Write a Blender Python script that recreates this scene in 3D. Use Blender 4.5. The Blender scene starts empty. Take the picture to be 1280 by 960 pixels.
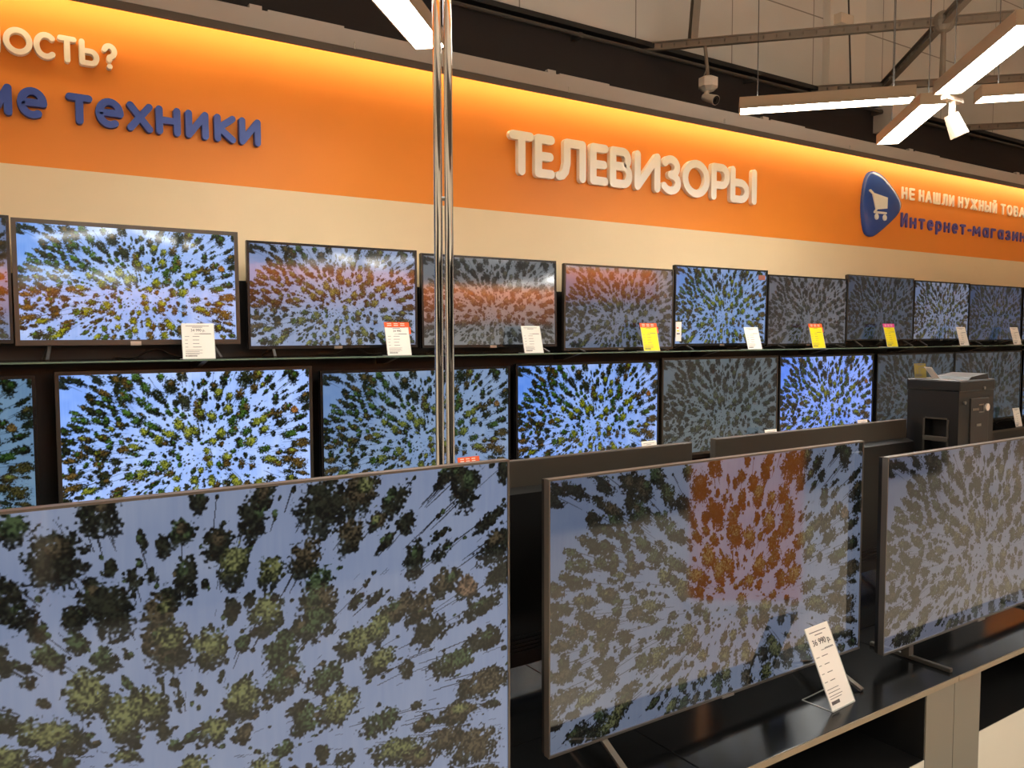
import bpy, bmesh, math, random
import numpy as np
from mathutils import Vector, Matrix

S = bpy.context.scene
COL = S.collection
EYE = 1.6

# ---------------------------------------------------------------- camera
cam_d = bpy.data.cameras.new('camera')
cam = bpy.data.objects.new('camera', cam_d)
COL.objects.link(cam)
cam_d.sensor_width = 36.0
cam_d.lens = 36.0 * 1012.09 / 1280.0
cam_d.clip_start = 0.05
cam_d.clip_end = 100
cr = Vector((0.83535744, -0.54970173, -0.00244119))
cu = Vector((0.03525691, 0.04914556, 0.99816916))
cf = Vector((0.54857534, 0.8339141, -0.06043489))
cam.matrix_world = Matrix(((cr.x, cu.x, -cf.x, 0), (cr.y, cu.y, -cf.y, 0), (cr.z, cu.z, -cf.z, EYE), (0, 0, 0, 1)))
S.camera = cam

# ---------------------------------------------------------------- exposure / world / light levels
S.view_settings.view_transform = 'Standard'
S.view_settings.look = 'None'
S.view_settings.gamma = 1.0
S.view_settings.use_curve_mapping = False
S.view_settings.exposure = 0.0
w = bpy.data.worlds.new('world'); S.world = w
w.use_nodes = True
w.node_tree.nodes['Background'].inputs[0].default_value = (1.0, 0.86, 0.70, 1)
w.node_tree.nodes['Background'].inputs[1].default_value = 0.3
LAMP_STRENGTH = 44.0
UP_STRENGTH = 27.0
LAMP_COLOR = (1.0, 1.0, 0.95)
LED_STRENGTH = 30.0

# ---------------------------------------------------------------- colour and material helpers
def lin(c):
    return tuple(((x / 255) / 12.92 if x / 255 <= 0.04045 else ((x / 255 + 0.055) / 1.055) ** 2.4) for x in c)

MATS = {}
def mat(name, rgb, rough=0.5, metal=0.0, spec=0.5, emis=None, estr=0.0, bump=0.0, bscale=200.0, var=0.04, vscale=3.0, alpha=1.0, trans=0.0, coat=0.0):
    if name in MATS: return MATS[name]
    m = bpy.data.materials.new(name); m.use_nodes = True
    nt = m.node_tree; b = nt.nodes['Principled BSDF']
    c = lin(rgb)
    b.inputs['Roughness'].default_value = rough
    b.inputs['Metallic'].default_value = metal
    b.inputs['Specular IOR Level'].default_value = spec
    b.inputs['Coat Weight'].default_value = coat
    b.inputs['Transmission Weight'].default_value = trans
    tc = nt.nodes.new('ShaderNodeTexCoord')
    n = nt.nodes.new('ShaderNodeTexNoise'); n.inputs['Scale'].default_value = vscale; n.inputs['Detail'].default_value = 3
    nt.links.new(tc.outputs['Object'], n.inputs['Vector'])
    r = nt.nodes.new('ShaderNodeMix'); r.data_type = 'RGBA'
    r.inputs[6].default_value = (*[max(0, x * (1 - var)) for x in c], 1)
    r.inputs[7].default_value = (*[min(1, x * (1 + var)) for x in c], 1)
    nt.links.new(n.outputs['Fac'], r.inputs[0])
    nt.links.new(r.outputs[2], b.inputs['Base Color'])
    if emis:
        b.inputs['Emission Color'].default_value = (*emis, 1)
        b.inputs['Emission Strength'].default_value = estr
    if bump:
        n2 = nt.nodes.new('ShaderNodeTexNoise'); n2.inputs['Scale'].default_value = bscale
        nt.links.new(tc.outputs['Object'], n2.inputs['Vector'])
        bp = nt.nodes.new('ShaderNodeBump'); bp.inputs['Strength'].default_value = bump; bp.inputs['Distance'].default_value = 0.002
        nt.links.new(n2.outputs['Fac'], bp.inputs['Height']); nt.links.new(bp.outputs[0], b.inputs['Normal'])
    MATS[name] = m
    return m

def tile_mat(name, rgb, seam, sx, sy, rough=0.2, w_=0.006, coords='xy', rot=0.0):
    """plain laminate / panel surface with thin straight joints every sx, sy metres"""
    m = mat(name, rgb, rough)
    nt = m.node_tree; b = nt.nodes['Principled BSDF']
    tc = nt.nodes.new('ShaderNodeTexCoord'); sp = nt.nodes.new('ShaderNodeSeparateXYZ')
    nt.links.new(tc.outputs['Object'], sp.inputs[0])
    src = b.inputs['Base Color'].links[0].from_socket
    prev = None
    for ax, s in ((coords[0], sx), (coords[1], sy)):
        a = nt.nodes.new('ShaderNodeMath'); a.operation = 'PINGPONG'; a.inputs[1].default_value = s / 2
        nt.links.new(sp.outputs['xyz'.index(ax)], a.inputs[0])
        l = nt.nodes.new('ShaderNodeMath'); l.operation = 'LESS_THAN'; l.inputs[1].default_value = w_
        nt.links.new(a.outputs[0], l.inputs[0])
        if prev:
            mx = nt.nodes.new('ShaderNodeMath'); mx.operation = 'MAXIMUM'
            nt.links.new(prev.outputs[0], mx.inputs[0]); nt.links.new(l.outputs[0], mx.inputs[1]); prev = mx
        else: prev = l
    x = nt.nodes.new('ShaderNodeMix'); x.data_type = 'RGBA'
    nt.links.new(prev.outputs[0], x.inputs[0]); nt.links.new(src, x.inputs[6]); x.inputs[7].default_value = (*lin(seam), 1)
    nt.links.new(x.outputs[2], b.inputs['Base Color'])
    return m

# ---------------------------------------------------------------- mesh helpers
def box(bm, x0, x1, y0, y1, z0, z1, mi=0, bev=0.0):
    vs = [bm.verts.new(p) for p in ((x0,y0,z0),(x1,y0,z0),(x1,y1,z0),(x0,y1,z0),(x0,y0,z1),(x1,y0,z1),(x1,y1,z1),(x0,y1,z1))]
    fs = [bm.faces.new([vs[i] for i in f]) for f in ((3,2,1,0),(4,5,6,7),(0,1,5,4),(1,2,6,5),(2,3,7,6),(3,0,4,7))]
    for f in fs: f.material_index = mi
    if bev:
        es = {e for f in fs for e in f.edges}
        bmesh.ops.bevel(bm, geom=list(es), offset=bev, segments=2, affect='EDGES', profile=0.6)
    return vs

def prism(bm, pts, y0, y1, mi=0):
    """polygon in XZ extruded along Y from y0 (front) to y1"""
    a = [bm.verts.new((x, y0, z)) for x, z in pts]; b = [bm.verts.new((x, y1, z)) for x, z in pts]
    n = len(pts); fs = [bm.faces.new(a), bm.faces.new(b[::-1])]
    for i in range(n): fs.append(bm.faces.new((a[i], b[i], b[(i+1) % n], a[(i+1) % n])))
    for f in fs: f.material_index = mi
    bmesh.ops.recalc_face_normals(bm, faces=fs)

def tube(bm, p0, p1, r, seg=12, r1=None):
    p0 = Vector(p0); p1 = Vector(p1); d = p1 - p0
    m = Matrix.Translation((p0 + p1) / 2) @ d.to_track_quat('Z', 'Y').to_matrix().to_4x4()
    bmesh.ops.create_cone(bm, cap_ends=True, segments=seg, radius1=r, radius2=r if r1 is None else r1, depth=d.length, matrix=m)

def bar(bm, p0, p1, w_, h_, mi=0):
    """rectangular bar between two points"""
    p0 = Vector(p0); p1 = Vector(p1); d = p1 - p0
    q = d.to_track_quat('X', 'Z').to_matrix().to_4x4()
    m = Matrix.Translation((p0 + p1) / 2) @ q @ Matrix.Diagonal((d.length, w_, h_, 1))
    r = bmesh.ops.create_cube(bm, size=1, matrix=m)
    for v in r['verts']:
        for f in v.link_faces: f.material_index = mi

def obj(name, bm, m, parent=None, smooth=False):
    me = bpy.data.meshes.new(name); bm.to_mesh(me); bm.free()
    for x in (m if isinstance(m, (list, tuple)) else [m]): me.materials.append(x)
    if smooth:
        for p in me.polygons: p.use_smooth = True
    o = bpy.data.objects.new(name, me); COL.objects.link(o)
    if parent: o.parent = parent
    return o

def tag(o, label, cat, group=None):
    o['label'] = label; o['category'] = cat
    if group: o['group'] = group
    return o

def thing(name, label, cat, loc=(0, 0, 0), rot=(0, 0, 0), group=None):
    o = bpy.data.objects.new(name, None); COL.objects.link(o)
    o.location = loc; o.rotation_euler = rot; o.empty_display_size = 0.1
    return tag(o, label, cat, group)

def struct(name, bm, m):
    o = obj(name, bm, m); o['kind'] = 'structure'; return o

def NB(): return bmesh.new()

# ---------------------------------------------------------------- materials
M_orange = mat('orange_paint', (233, 134, 34), 0.6)
M_cream = mat('cream_paint', (228, 202, 160), 0.6)
M_dark = mat('dark_paint', (44, 38, 36), 0.8)
M_ledge = mat('grey_taupe_paint', (186, 176, 166), 0.6)
M_lip = mat('dark_taupe', (98, 88, 80), 0.6)
M_black = mat('matt_black_board', (22, 20, 19), 0.45)
M_blackg = mat('gloss_black_laminate', (15, 15, 15), 0.17, var=0.1, spec=0.3)
M_beige = mat('greige_laminate', (124, 115, 100), 0.5)
M_pale = mat('pale_laminate', (216, 206, 186), 0.45)
M_edge = mat('beige_edge_band', (140, 122, 96), 0.4)
M_frame = mat('dark_bronze_bezel', (74, 66, 58), 0.3, metal=0.6)
M_frameb = mat('black_bezel', (20, 18, 18), 0.25)
M_framec = mat('brown_metal_bezel', (112, 104, 96), 0.35, metal=0.6)
M_plast = mat('black_plastic', (20, 18, 17), 0.35, bump=0.1, bscale=600)
M_plastb = mat('dark_grey_plastic', (66, 60, 52), 0.3)
M_chrome = mat('chrome', (235, 232, 228), 0.06, metal=1.0, var=0.0)
M_steel = mat('brushed_steel_leg', (165, 158, 148), 0.3, metal=0.9)
M_white = mat('white_plastic', (228, 214, 196), 0.4)
M_paper = mat('white_paper', (238, 230, 218), 0.6)
M_yel = mat('yellow_paper', (240, 222, 20), 0.6)
M_ora = mat('orange_red_card', (232, 88, 30), 0.5)
M_tag2 = mat('dull_red_sticker', (140, 84, 70), 0.5)
M_olive = mat('dull_yellow_paper', (140, 122, 50), 0.6)
M_pink = mat('magenta_card', (225, 70, 150), 0.5)
M_ink = mat('grey_ink', (110, 104, 100), 0.7)
M_acry = mat('acrylic_edge', (190, 188, 180), 0.1, spec=0.8)
M_letter = mat('off_white_letter', (246, 236, 222), 0.5)
M_letterw = mat('white_letter', (250, 236, 220), 0.5)
M_blue = mat('blue_letter', (48, 76, 160), 0.45)
M_logo = mat('blue_logo_enamel', (40, 72, 150), 0.22)
M_purple = mat('violet_blue_letter', (84, 72, 150), 0.45)
M_truss = mat('galvanised_truss', (132, 118, 102), 0.5, metal=0.3, bump=0.2, bscale=80, var=0.15, vscale=12)
M_wire = mat('grey_cable', (70, 64, 58), 0.6)
M_glassedge = mat('green_glass_shelf', (92, 108, 92), 0.12, spec=0.8)
M_body = mat('fixture_body', (190, 168, 144), 0.45)
M_diff = mat('lamp_diffuser', (255, 255, 255), 0.5, emis=LAMP_COLOR, estr=LAMP_STRENGTH, var=0)
M_up = mat('added_uplight_glow', (255, 255, 255), 0.5, emis=(1.0, 0.98, 0.93), estr=UP_STRENGTH, var=0)  # upward glow added to the lamps to lift the upper room
M_led = mat('led_strip', (255, 255, 255), 0.5, emis=(1.0, 0.86, 0.5), estr=LED_STRENGTH, var=0)
M_panel = mat('cream_cladding', (218, 208, 194), 0.7)
M_floor = tile_mat('beige_floor_tile', (196, 184, 164), (150, 138, 120), 0.6, 0.6, rough=0.25, w_=0.003)
M_clad = tile_mat('cladding_panel', (206, 200, 190), (136, 128, 118), 1.17, 0.95, rough=0.7, w_=0.006, coords='xz')

# ---------------------------------------------------------------- the setting (eye level is z = 1.6)
b = NB(); box(b, -7, 15, -8, 5.4, -0.1, 0.0); struct('floor', b, M_floor)
b = NB(); box(b, -7, 15, -8, 5.4, 6.6, 6.7); struct('ceiling', b, M_panel)
b = NB(); box(b, -7, 15, 4.2, 4.3, 0, 2.352); struct('wall_back', b, M_cream)
b = NB(); box(b, -7, 15, 4.2, 4.3, 2.352, 3.2); struct('trim_1', b, M_orange)
b = NB(); box(b, -7, 15, 5.2, 5.3, 0, 4.01); struct('wall_back_upper', b, M_dark)
b = NB(); box(b, -7, 15, 5.22, 5.3, 4.01, 6.6); struct('wall_back_cladding', b, M_clad)
b = NB(); box(b, -7, 15, 5.12, 5.2, 3.99, 4.03); struct('trim_2', b, M_black)
b = NB(); box(b, 7.17, 7.76, 5.14, 5.22, 4.03, 6.6); struct('trim_3', b, M_panel)
b = NB(); box(b, -7.1, -7, -8, 5.4, 0, 6.6); struct('wall_left', b, M_clad)
b = NB(); box(b, 15, 15.1, -8, 5.4, 0, 6.6); struct('wall_right', b, M_clad)
b = NB(); box(b, -7, 15, -8.1, -8, 0, 6.6); struct('wall_front', b, M_clad)
b = NB(); box(b, -7, 15, -8, -7.94, 2.15, 2.95); struct('trim_4', b, M_orange)

# ---------------------------------------------------------------- the picture on every screen: pine wood on snow seen from the air
CROWNS = """11,22,24,10,B 50,30,37,10,B 7,64,20,12,B 125,24,33,12,B 121,100,16,10,D 207,48,33,22,D 240,71,24,18,O 275,20,24,16,G 231,152,31,14,G 202,121,16,12,D 153,134,31,10,O 105,158,18,12,D 112,183,20,12,D 163,182,20,10,G 141,207,20,10,D 212,185,16,10,D 313,111,24,16,G 355,161,28,16,D 371,196,16,10,D 407,91,28,24,D 369,25,16,12,G 442,23,16,12,D 284,199,20,12,G 307,223,12,8,D 319,250,22,16,G 346,279,20,12,D 371,303,12,4,D 397,297,16,10,G 424,276,12,8,G 444,184,16,12,D 425,226,12,12,D 388,239,12,8,D 224,226,16,8,D 239,283,22,12,G 185,246,24,10,D 86,233,24,8,D 103,256,24,12,D 136,272,20,12,D 53,270,16,8,G 52,317,16,10,G 80,323,20,12,G 161,333,12,16,G 128,330,20,10,G 202,325,12,10,G 270,341,18,18,G 290,305,16,8,D 191,283,12,8,D 332,391,35,12,G 300,434,18,14,Y 327,456,18,10,D 433,385,18,22,Y 395,458,31,14,Y 354,500,22,18,Y 378,526,16,8,O 406,529,14,12,D 377,342,8,6,D 390,389,7,4,D 34,352,12,8,D 58,379,24,12,D 87,392,16,8,D 12,393,20,12,D 177,393,12,8,Y 211,370,16,12,O 154,406,10,6,D 126,429,10,10,G 148,457,22,12,O 196,439,18,10,D 85,458,26,12,O 4,457,16,8,D 28,466,20,12,D 169,485,14,10,G 214,497,10,10,G 241,481,12,8,D 235,368,10,6,D 455,15,20,14,D 560,5,14,8,D 624,54,28,14,D 582,112,18,16,D 638,18,20,10,D 538,79,12,12,G 517,102,7,10,D 496,90,4,8,D 462,135,7,8,D 484,163,10,8,D 503,164,6,6,D 543,173,12,20,D 523,216,12,12,D 564,202,6,4,D 599,164,16,20,Y 644,194,15,15,Y 689,172,22,18,O 719,44,31,28,D 767,29,28,20,O 817,62,24,12,D 752,134,20,16,O 791,115,12,10,O 833,125,12,12,D 848,220,12,24,D 802,168,16,6,D 886,172,14,4,D 891,214,16,8,D 931,49,20,24,D 903,6,24,8,D 917,15,12,8,D 973,146,26,8,D 983,218,31,18,D 994,16,10,16,D 987,303,24,16,D 463,216,20,24,D 513,242,18,16,O 518,313,24,22,O 522,306,16,14,Y 568,344,19,18,Y 607,351,9,8,G 595,263,9,9,D 617,252,7,7,D 594,295,6,4,D 638,289,22,17,Y 648,258,8,5,D 703,253,24,16,G 709,294,24,20,O 700,334,20,16,G 678,340,16,8,D 720,359,8,6,D 655,383,24,16,G 658,455,24,16,G 714,477,20,14,G 759,301,12,5,D 787,303,12,5,D 451,324,12,10,G 476,326,4,4,D 895,297,22,14,O 930,325,16,14,A 819,342,24,14,O 856,349,24,16,O 956,385,33,10,D 758,403,20,16,Y 790,381,18,14,Y 874,421,24,16,D 794,463,20,13,Y 831,500,10,12,D 780,495,12,4,D 911,516,31,14,G 960,478,28,14,D 954,584,28,12,O 438,393,16,20,Y 470,458,18,24,Y 499,441,20,16,Y 531,446,12,4,D 554,434,5,5,D 527,408,4,4,D 477,392,12,4,G 605,478,21,19,Y 572,535,15,14,Y 511,509,8,10,D 544,536,6,4,G 688,555,14,16,G 733,556,23,19,Y 677,534,12,6,D 607,558,10,10,O 525,542,8,6,G 473,544,14,6,Y 7,480,24,8,D 13,531,20,12,D 81,524,20,16,D 62,570,24,18,O 29,605,24,12,O 169,523,11,10,G 138,568,28,14,O 221,552,24,14,O 263,538,26,12,Y 263,594,18,8,G 2,566,12,8,D 106,549,12,12,D 134,611,24,12,D 130,651,18,14,O 84,642,10,10,G 189,634,18,12,D 192,693,16,8,D 329,602,13,8,D 373,623,6,8,D 405,600,14,14,D 307,516,6,4,D 308,661,20,13,G 285,676,8,5,D 240,670,10,5,D 230,703,8,4,D 263,666,4,3,D 31,685,12,20,D 34,715,24,12,O 0,709,12,10,O 63,697,12,8,D 118,698,14,8,D 143,731,24,16,D 146,776,24,16,D 99,735,12,10,D 276,751,35,18,Y 245,754,24,16,G 376,693,22,20,Y 355,709,12,14,G 391,756,20,14,O 343,749,16,10,O 325,747,8,5,D 419,803,15,13,Y 429,634,10,16,G 440,573,8,8,D 434,697,8,12,G 408,662,5,4,D 29,808,41,16,O 90,833,35,12,Y 4,854,12,5,D 194,843,28,8,O 334,821,20,8,G 368,819,6,7,D 304,839,10,6,D 262,849,8,4,D 308,790,8,4,D 251,815,6,4,D 216,768,8,3,D 66,952,25,16,D 104,967,21,12,D 128,911,16,14,G 151,959,38,12,Y 172,918,33,10,Y 196,869,29,8,O 272,883,16,5,D 272,933,19,7,G 319,850,9,6,D 317,891,7,5,D 310,920,5,5,D 358,898,12,16,G 383,823,8,6,D 422,889,14,14,Y 456,880,12,10,D 324,977,25,12,Y 361,977,21,10,G 399,976,16,10,O 436,980,12,8,D 395,922,6,8,D 364,931,5,5,D 466,938,16,16,G 13,889,16,10,D 55,872,16,8,D 547,608,16,13,Y 549,667,19,14,O 557,709,13,14,Y 630,668,19,16,Y 627,719,16,19,O 636,769,8,5,D 656,624,11,8,G 665,692,10,8,D 707,664,8,10,D 691,725,13,19,O 741,697,12,10,D 736,753,16,12,O 594,724,11,15,G 518,752,12,11,Y 486,758,16,8,D 542,751,4,4,D 557,768,6,4,D 692,575,16,14,G 795,626,25,14,G 846,610,10,5,D 859,662,16,9,O 915,659,31,14,O 972,666,16,6,D 962,604,38,16,O 822,715,33,14,Y 850,749,25,12,O 896,721,29,14,O 943,764,42,21,O 967,851,29,8,O 910,888,21,19,D 910,879,12,12,Y 952,913,25,10,D 976,966,21,10,D 929,975,16,10,O 901,826,21,7,D 460,871,12,10,D 490,829,17,16,Y 498,904,14,23,Y 472,946,14,19,G 511,984,7,7,D 563,852,25,14,Y 585,885,12,16,O 567,970,29,16,O 637,961,20,20,Y 624,885,21,14,D 664,867,36,16,Y 713,917,21,25,O 672,944,16,9,D 695,926,12,5,D 709,827,14,5,D 531,870,5,9,D 529,836,8,4,D 721,969,10,6,D 443,972,6,8,D 771,899,25,19,Y 817,863,21,14,D 835,933,25,16,O 789,968,21,12,D"""
NX, NY = 800, 450
def grid_noise(rs, n, m, sx, sy, octs=4):
    out = np.zeros((n, m)); amp = 1.0; tot = 0
    for o in range(octs):
        gy = max(2, int(n / sy) + 2); gx = max(2, int(m / sx) + 2)
        g = rs.rand(gy, gx)
        yy = np.arange(n) / sy; xx = np.arange(m) / sx
        yy = np.minimum(yy, gy - 1.001); xx = np.minimum(xx, gx - 1.001)
        iy = yy.astype(int); ix = xx.astype(int); fy = (yy - iy)[:, None]; fx = (xx - ix)[None, :]
        fy = fy * fy * (3 - 2 * fy); fx = fx * fx * (3 - 2 * fx)
        a = g[iy][:, ix]; b_ = g[iy][:, ix + 1]; c = g[iy + 1][:, ix]; d = g[iy + 1][:, ix + 1]
        out += amp * ((a * (1 - fx) + b_ * fx) * (1 - fy) + (c * (1 - fx) + d * fx) * fy)
        tot += amp; amp *= 0.62; sx = max(1.01, sx / 2); sy = max(1.01, sy / 2)
    return out / tot

def paint_forest():
    rs = np.random.RandomState(7)
    H, W = NY, NX
    V, U = np.mgrid[0:H, 0:W].astype(float)
    cx, cy = 0.545 * W, 0.60 * H
    img = np.zeros((H, W, 3))
    d = np.hypot(U / W - 0.03, (V / H - 0.20) * 0.6)
    t = np.clip(1 - d / 0.30, 0, 1)[..., None]
    big = grid_noise(rs, H, W, 90, 70, 3)[..., None]
    snow = np.array([162, 190, 246.]) * (1 - t) + np.array([116, 162, 240.]) * t
    snow = snow + (big - 0.5) * np.array([50, 36, 14])
    st = grid_noise(rs, H, W, 5, 60, 3)[..., None]
    snow = snow + (st - 0.5) * np.array([24, 18, 8])
    img[:] = snow
    n1 = grid_noise(rs, H, W, 9, 8, 3); n2 = grid_noise(rs, H, W, 4, 4, 2); n3 = grid_noise(rs, H, W, 16, 14, 2); n0 = grid_noise(rs, H, W, 2.2, 2.2, 1)
    PAL = {'D': ((12, 15, 12), (58, 64, 32)), 'B': ((14, 18, 20), (50, 58, 44)), 'G': ((10, 22, 8), (88, 124, 34)),
           'Y': ((26, 34, 6), (172, 176, 36)), 'O': ((22, 20, 10), (122, 98, 34)), 'A': ((60, 40, 10), (196, 132, 40))}
    crowns = []
    for e in CROWNS.split():
        a = e.split(','); crowns.append((int(a[0]) / 1000 * W, int(a[1]) / 1000 * H, int(a[2]) / 1000 * W, int(a[3]) / 1000 * W, a[4]))
    rr = random.Random(5)
    extra = []
    for i in range(430):                                  # small trees between the big ones
        u, v = rr.random(), rr.random()
        if rr.random() < 0.5: u, v = rr.gauss(0.55, 0.15), rr.gauss(0.62, 0.2)
        if not (0 < u < 1 and 0 < v < 1): continue
        if u + v * 0.62 < 0.32 and v < 0.44: continue
        if u < 0.25 and v > 0.86: continue
        s = rr.uniform(1.6, 4.2) if u > 0.32 else rr.uniform(2.0, 6.5)
        extra.append((u * W, v * H, s * rr.uniform(1, 1.35), s * 0.9, rr.choice('DDDDGGO')))
    def ang(x, y): return math.atan2(y - cy, x - cx)
    # soft blue shade blobs, then trunks running back towards the point straight below the viewer
    crowns = [(x, y, a * 1.14, b_ * 1.26, c) for (x, y, a, b_, c) in crowns]
    allc = extra + crowns
    for (x, y, a, b_, c) in allc:
        th = ang(x, y); r = math.hypot(x - cx, y - cy)
        L = 0.12 * r + a * 0.6
        if a < 7 and r < 230: continue
        for k in range(rr.choice((0, 1, 1, 2)) + int(a / 14)):
            ox = rr.uniform(-a, a) * 0.5; oy = rr.uniform(-b_, b_) * 0.7; dth = rr.uniform(-.06, .06); wk = rr.uniform(.25, .75)
            Lk = L * rr.uniform(0.5, 1.2)
            n = int(Lk * 1.6) + 2
            for q in range(n):
                f = q / n
                fx = x + ox - math.cos(th + dth) * Lk * f; fy = y + oy - math.sin(th + dth) * Lk * f
                px, py = int(fx), int(fy)
                if 0 <= px < W - 1 and 0 <= py < H:
                    img[py, px] = img[py, px] * (1 - wk) + np.array([30, 28, 34]) * wk
                    if a > 17 and f < .8: img[py, px + 1] = img[py, px + 1] * (1 - wk * .8) + np.array([30, 28, 34]) * wk * .8
    # twigs
    for i in range(260):
        x, y = rr.random() * W, rr.random() * H
        if x / W < 0.3 and y / H < 0.45 and x / W + y / H * .62 < .34: continue
        th = ang(x, y); L = rr.uniform(3, 12); wk = rr.uniform(.2, .6)
        for q in range(int(L)):
            px, py = int(x + math.cos(th) * q), int(y + math.sin(th) * q)
            if 0 <= px < W and 0 <= py < H: img[py, px] = img[py, px] * (1 - wk) + np.array([60, 66, 90]) * wk
    def blot(x, y, a, b_, c, under=False):
        th = ang(x, y); R_ = int(max(a, b_) * 1.9) + 3
        x0, x1, y0, y1 = max(0, int(x) - R_), min(W, int(x) + R_), max(0, int(y) - R_), min(H, int(y) + R_)
        if x1 <= x0 or y1 <= y0: return
        uu = U[y0:y1, x0:x1] - x; vv = V[y0:y1, x0:x1] - y
        k = min(1.0, math.hypot(x - cx, y - cy) / 90)
        if a < b_: k = 0
        if k < .5: th = 0.0
        lr = uu * math.cos(th) + vv * math.sin(th); lt = -uu * math.sin(th) + vv * math.cos(th)
        f = (lr / max(a, 1)) ** 2 + (lt / max(b_, 1)) ** 2
        N1 = n1[y0:y1, x0:x1]; N2 = n2[y0:y1, x0:x1]; N3 = n3[y0:y1, x0:x1]; N0 = n0[y0:y1, x0:x1]
        amt = 1.7 if c != 'B' else 4.0
        m = f + (N1 - 0.5) * amt + (N2 - 0.5) * 1.1 + (N0 - 0.5) * 0.8
        mask = np.clip((0.98 - m) * 3, 0, 1)
        if c == 'B': mask *= np.clip((N2 - 0.42) * 8, 0, 1)
        if under: mask *= 0.9
        lit = 0.40 + (N0 - 0.5) * 1.3 + (N2 - 0.5) * 0.9 + (N3 - 0.5) * 0.5 - (vv / max(b_, 2)) * 0.14 - (uu / max(a, 2)) * 0.06 + (0.30 - 0.42 * np.minimum(1.2, f))
        lit = np.clip(lit, 0, 1)[..., None]
        lo, hi = np.array(PAL[c][0], float), np.array(PAL[c][1], float)
        colr = lo * (1 - lit) + hi * lit
        mask = mask[..., None]
        img[y0:y1, x0:x1] = img[y0:y1, x0:x1] * (1 - mask) + colr * mask
    for (x, y, a, b_, c) in extra: blot(x, y, a, b_, c)
    for (x, y, a, b_, c) in crowns:          # darker lower foliage first
        th = ang(x, y)
        blot(x - math.cos(th) * a * .25 + rr.uniform(-2, 2), y - math.sin(th) * a * .25 + b_ * .3, a * 1.02, b_ * 1.0, 'D', True)
    for (x, y, a, b_, c) in crowns:
        blot(x, y, a * 1.0, b_ * 1.0, c)
        if c in 'DG' and a > 10 and rr.random() < .6: blot(x + rr.uniform(-.4, .4) * a, y - b_ * .2, a * .45, b_ * .5, rr.choice('GGO'))
        if c in 'O' and a > 10 and rr.random() < .5: blot(x + rr.uniform(-.4, .4) * a, y - b_ * .2, a * .45, b_ * .5, rr.choice('YG'))
        for k in range(2):                   # stray sprigs
            blot(x + rr.uniform(-1.3, 1.3) * a, y + rr.uniform(-1.3, 1.3) * b_, rr.uniform(2, 4.5), rr.uniform(1.5, 3), rr.choice('DDG' + c))
    # pale fallen trunk at the left
    img = np.clip(img, 0, 255) / 255
    return np.where(img <= 0.04045, img / 12.92, ((img + 0.055) / 1.055) ** 2.4)

def make_picture_mesh(name, nx, ny, img):
    """flat panel 1 x 1 in XZ, front facing -Y, a colour per vertex"""
    H, W = img.shape[:2]
    xs = np.linspace(-0.5, 0.5, nx); zs = np.linspace(1, 0, ny)
    X, Z = np.meshgrid(xs, zs)
    co = np.zeros((ny * nx, 3), np.float32); co[:, 0] = X.ravel(); co[:, 2] = Z.ravel()
    idx = np.arange(nx * ny).reshape(ny, nx)
    q = np.stack([idx[1:, :-1], idx[1:, 1:], idx[:-1, 1:], idx[:-1, :-1]], -1).reshape(-1, 4)
    me = bpy.data.meshes.new(name)
    me.vertices.add(len(co)); me.vertices.foreach_set('co', co.ravel())
    me.loops.add(q.size); me.loops.foreach_set('vertex_index', q.ravel().astype(np.int32))
    me.polygons.add(len(q)); me.polygons.foreach_set('loop_start', (np.arange(len(q)) * 4).astype(np.int32))
    me.polygons.foreach_set('loop_total', np.full(len(q), 4, np.int32))
    me.update(calc_edges=True)
    ca = me.color_attributes.new('picture', 'FLOAT_COLOR', 'POINT')
    iy = np.linspace(0, H - 1, ny).astype(int); ix = np.linspace(0, W - 1, nx).astype(int)
    c = np.ones((ny * nx, 4), np.float32); c[:, :3] = img[iy][:, ix].reshape(-1, 3)
    ca.data.foreach_set('color', c.ravel())
    return me

FOREST = paint_forest()
PIC_FINE = make_picture_mesh('screen', NX, NY, FOREST)
small = FOREST.reshape(NY // 2, 2, NX // 2, 2, 3).mean((1, 3))
PIC_SMALL = make_picture_mesh('screen', NX // 2, NY // 2, small)
PIC_FINE.materials.append(None); PIC_SMALL.materials.append(None)

def screen_mat(k, strength, sat=1.0, gamma=1.0, tint=(1, 1, 1), rough=0.06, ior=1.6, flat=0.0):
    m = bpy.data.materials.new('lit_screen_%s' % k); m.use_nodes = True
    nt = m.node_tree; p = nt.nodes['Principled BSDF']
    p.inputs['Base Color'].default_value = (0.004, 0.004, 0.005, 1)
    p.inputs['Roughness'].default_value = rough
    p.inputs['IOR'].default_value = ior
    a = nt.nodes.new('ShaderNodeAttribute'); a.attribute_name = 'picture'
    h = nt.nodes.new('ShaderNodeHueSaturation'); h.inputs['Saturation'].default_value = sat
    g = nt.nodes.new('ShaderNodeGamma'); g.inputs[1].default_value = gamma
    x = nt.nodes.new('ShaderNodeMix'); x.data_type = 'RGBA'; x.blend_type = 'MULTIPLY'; x.inputs[0].default_value = 1
    x.inputs[7].default_value = (*tint, 1)
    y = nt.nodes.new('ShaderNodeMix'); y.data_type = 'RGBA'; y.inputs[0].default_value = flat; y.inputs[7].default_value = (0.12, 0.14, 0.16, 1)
    nt.links.new(a.outputs['Color'], g.inputs[0]); nt.links.new(g.outputs[0], h.inputs['Color'])
    nt.links.new(h.outputs[0], x.inputs[6]); nt.links.new(x.outputs[2], y.inputs[6])
    nt.links.new(y.outputs[2], p.inputs['Emission Color']); p.inputs['Emission Strength'].default_value = strength
    m.cycles.emission_sampling = 'NONE'
    return m

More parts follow.
